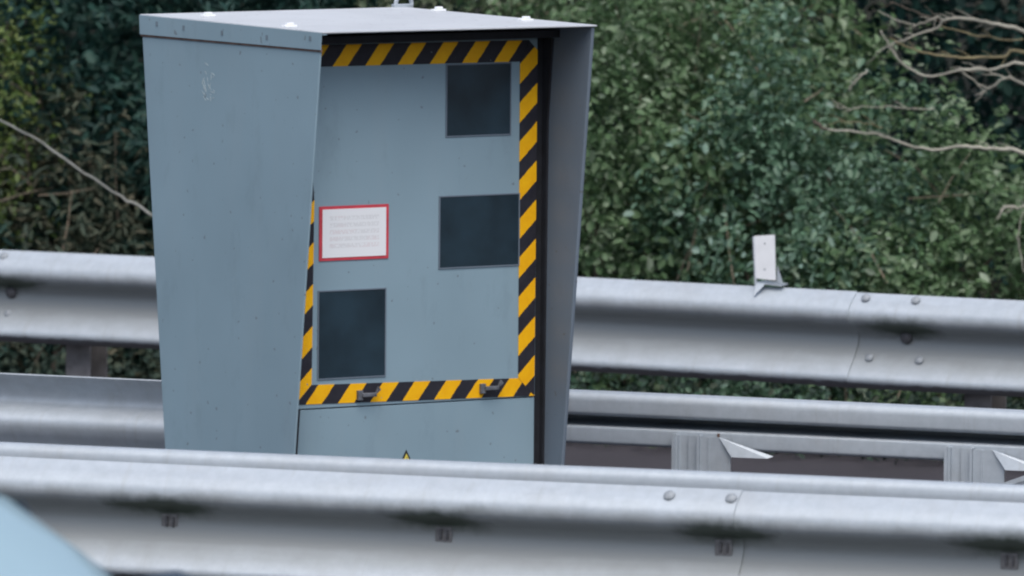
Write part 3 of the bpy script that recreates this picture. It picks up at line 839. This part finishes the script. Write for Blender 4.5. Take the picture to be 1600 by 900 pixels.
branch(bt, pp([(1480, 88), (1440, 82), (1410, 70), (1390, 60)], 36.9), 0.006, 0.003, 'bark_ochre', seed=6)
branch(bt, pp([(1600, 62), (1560, 60), (1520, 54), (1470, 40)], 36.9), 0.005, 0.003, 'bark_ochre', seed=7)
branch(bt, [at(1720, 180, 36.9)] + pp([(1600, 130), (1575, 122), (1550, 134), (1525, 150)], 36.85), 0.010, 0.004, 'bark', seed=8)
branch(bt, pp([(1595, 128), (1560, 118), (1530, 105), (1500, 110)], 36.9), 0.005, 0.003, 'bark', seed=9)
branch(bt, pp([(1500, 110), (1520, 126), (1545, 140)], 36.8), 0.005, 0.003, 'bark', seed=10)
branch(bt, pp([(1460, 172), (1400, 168), (1360, 166), (1320, 170), (1290, 160)], 36.75), 0.004, 0.002, 'bark', seed=11)
branch(bt, pp([(1380, 200), (1350, 192), (1320, 190), (1285, 196)], 36.75), 0.003, 0.002, 'bark_ochre', seed=12)
branch(bt, pp([(1355, 110), (1340, 125), (1325, 142)], 36.8), 0.006, 0.004, 'bark', seed=13)
branch(bt, [at(1700, 320, 36.9)] + pp([(1608, 322), (1592, 325), (1575, 322), (1562, 331)], 36.75), 0.006, 0.010, 'bark', seed=14)
branch(bt, [at(1715, 420, 36.9)] + pp([(1610, 430), (1596, 400), (1590, 370), (1600, 330)], 36.7), 0.005, 0.003, 'bark', seed=15)
# knot where the lowest branch is broken off
branch(bt, pp([(1292, 202), (1280, 196), (1272, 189)], 36.7), 0.008, 0.009, 'bark_dark', seed=16)

ds = empty('dry_stem', Matrix.Translation(at(600, 640, 37.0)))
tag(ds, 'single long dry grey stem slanting down from the left edge to behind the cabinet', 'dry stem')
branch(ds, [at(-260, 40, 36.9), at(-100, 120, 36.9), at(0, 186, 36.9), at(65, 222, 36.95), at(128, 268, 36.95), at(190, 308, 37.0), at(235, 333, 37.0), at(420, 440, 37.0), at(600, 640, 37.0)], 0.0055, 0.009, 'stem', 'stalk', seed=20)

# ------------------------------------------------------------------ passing car, only its tail enters the frame
CAR = Matrix.Translation((-1.93, 20.346, 0)) @ Matrix.Rotation(-math.radians(24), 4, 'Z')
car = empty('parked_car', CAR)
car.name = 'car'
tag(car, 'pale blue car, only its blurred sloping tail showing at the bottom left corner', 'car')
def loft(name, st, m, parent, n=20, pw=3.2):
    vs, fs = [], []
    for (x, hw, z0, z1, top) in st:
        for k in range(n):
            a = 2 * math.pi * k / n
            c, s = math.cos(a), math.sin(a)
            y = hw * math.copysign(abs(c) ** (2 / pw), c)
            t = math.copysign(abs(s) ** (2 / pw), s)
            z = (z0 + z1) / 2 + t * (z1 - z0) / 2
            if t > 0: y *= 1 - (1 - top) * t
            vs.append((x, y, z))
    for i in range(len(st) - 1):
        for k in range(n):
            a, b = i * n + k, i * n + (k + 1) % n
            fs.append((a, b, b + n, a + n))
    fs.append(tuple(range(n))[::-1]); fs.append(tuple((len(st) - 1) * n + k for k in range(n)))
    me = mesh(vs, fs)
    bm = bmesh.new(); bm.from_mesh(me); bmesh.ops.recalc_face_normals(bm, faces=bm.faces); bm.to_mesh(me); bm.free()
    o = link(name, me, m, parent, smooth=True)
    return o
loft('body', [(-2.10, 0.62, 0.30, 0.62, 0.9), (-2.02, 0.78, 0.20, 0.74, 0.9), (-1.6, 0.85, 0.18, 0.86, 0.88), (-0.9, 0.87, 0.18, 0.96, 0.9), (0.0, 0.88, 0.18, 0.98, 0.92),
              (1.0, 0.88, 0.18, 1.0, 0.92), (1.6, 0.86, 0.20, 1.0, 0.9), (1.88, 0.80, 0.24, 0.96, 0.88), (1.98, 0.66, 0.34, 0.86, 0.85)], M['car'], car)
loft('cabin', [(-1.05, 0.70, 0.80, 0.98, 0.95), (-0.55, 0.76, 0.80, 1.28, 0.78), (-0.15, 0.78, 0.80, 1.43, 0.74), (0.3, 0.78, 0.80, 1.475, 0.73), (0.65, 0.77, 0.80, 1.468, 0.73), (0.82, 0.77, 0.80, 1.432, 0.73),
               (0.96, 0.76, 0.80, 1.335, 0.74), (1.10, 0.75, 0.80, 1.205, 0.76), (1.45, 0.72, 0.80, 1.10, 0.82), (1.78, 0.68, 0.80, 0.98, 0.9)], M['car'], car)
# side windows and screens as proud glass pieces
for s in (-1, 1):
    bm = bmesh.new()
    prism_bm(bm, [(-0.72, s * 0.745, 0.99), (0.12, s * 0.765, 0.99), (0.12, s * 0.655, 1.37), (-0.22, s * 0.660, 1.34)], (0, s * 0.012, 0), (0, s * 0.03, 0)); fin(bm, 'side_window', M['car_glass'], car)
    bm = bmesh.new()
    prism_bm(bm, [(0.18, s * 0.765, 0.99), (0.95, s * 0.755, 0.99), (0.72, s * 0.665, 1.36), (0.18, s * 0.655, 1.38)], (0, s * 0.012, 0), (0, s * 0.03, 0)); fin(bm, 'side_window', M['car_glass'], car)
    bm = bmesh.new(); box_bm(bm, (1.90, s * 0.70 - 0.09, 0.68), (1.99, s * 0.70 + 0.06, 0.84), 0.02); fin(bm, 'tail_light', M['tail'], car)
    bm = bmesh.new(); box_bm(bm, (-2.10, s * 0.60 - 0.12, 0.58), (-1.98, s * 0.60 + 0.12, 0.70), 0.03); fin(bm, 'headlight', M['lamp'], car)
    bm = bmesh.new(); box_bm(bm, (-0.62, s * 0.98 - 0.09, 0.94), (-0.52, s * 0.98 + 0.07, 1.06), 0.03); fin(bm, 'wing_mirror', M['car'], car)
    for x in (-1.35, 1.28):
        for nm, r, w0, w1, mm in (('wheel', 0.31, 0.70, 0.90, 'tyre'), ('rim', 0.19, 0.895, 0.912, 'rim')):
            bm = bmesh.new()
            bmesh.ops.create_cone(bm, cap_ends=True, segments=28, radius1=r, radius2=r, depth=w1 - w0)
            bmesh.ops.rotate(bm, verts=bm.verts, cent=(0, 0, 0), matrix=Matrix.Rotation(math.pi / 2, 3, 'X'))
            bmesh.ops.translate(bm, verts=bm.verts, vec=(x, s * (w0 + w1) / 2, 0.31))
            if nm == 'wheel': wh = fin(bm, nm, M[mm], car, smooth=True, sharp=40)
            else: fin(bm, nm, M[mm], wh, smooth=True, sharp=40)
bm = bmesh.new(); prism_bm(bm, [(1.16, -0.50, 1.235), (1.16, 0.50, 1.235), (1.74, 0.54, 1.005), (1.74, -0.54, 1.005)], (0, 0, 0.008), (0.004, 0, 0.02)); fin(bm, 'rear_window', M['car_glass'], car)
bm = bmesh.new(); prism_bm(bm, [(-0.98, -0.58, 1.02), (-0.98, 0.58, 1.02), (-0.24, 0.48, 1.405), (-0.24, -0.48, 1.405)], (0, 0, 0.0), (-0.004, 0, 0.02)); fin(bm, 'windscreen', M['car_glass'], car)
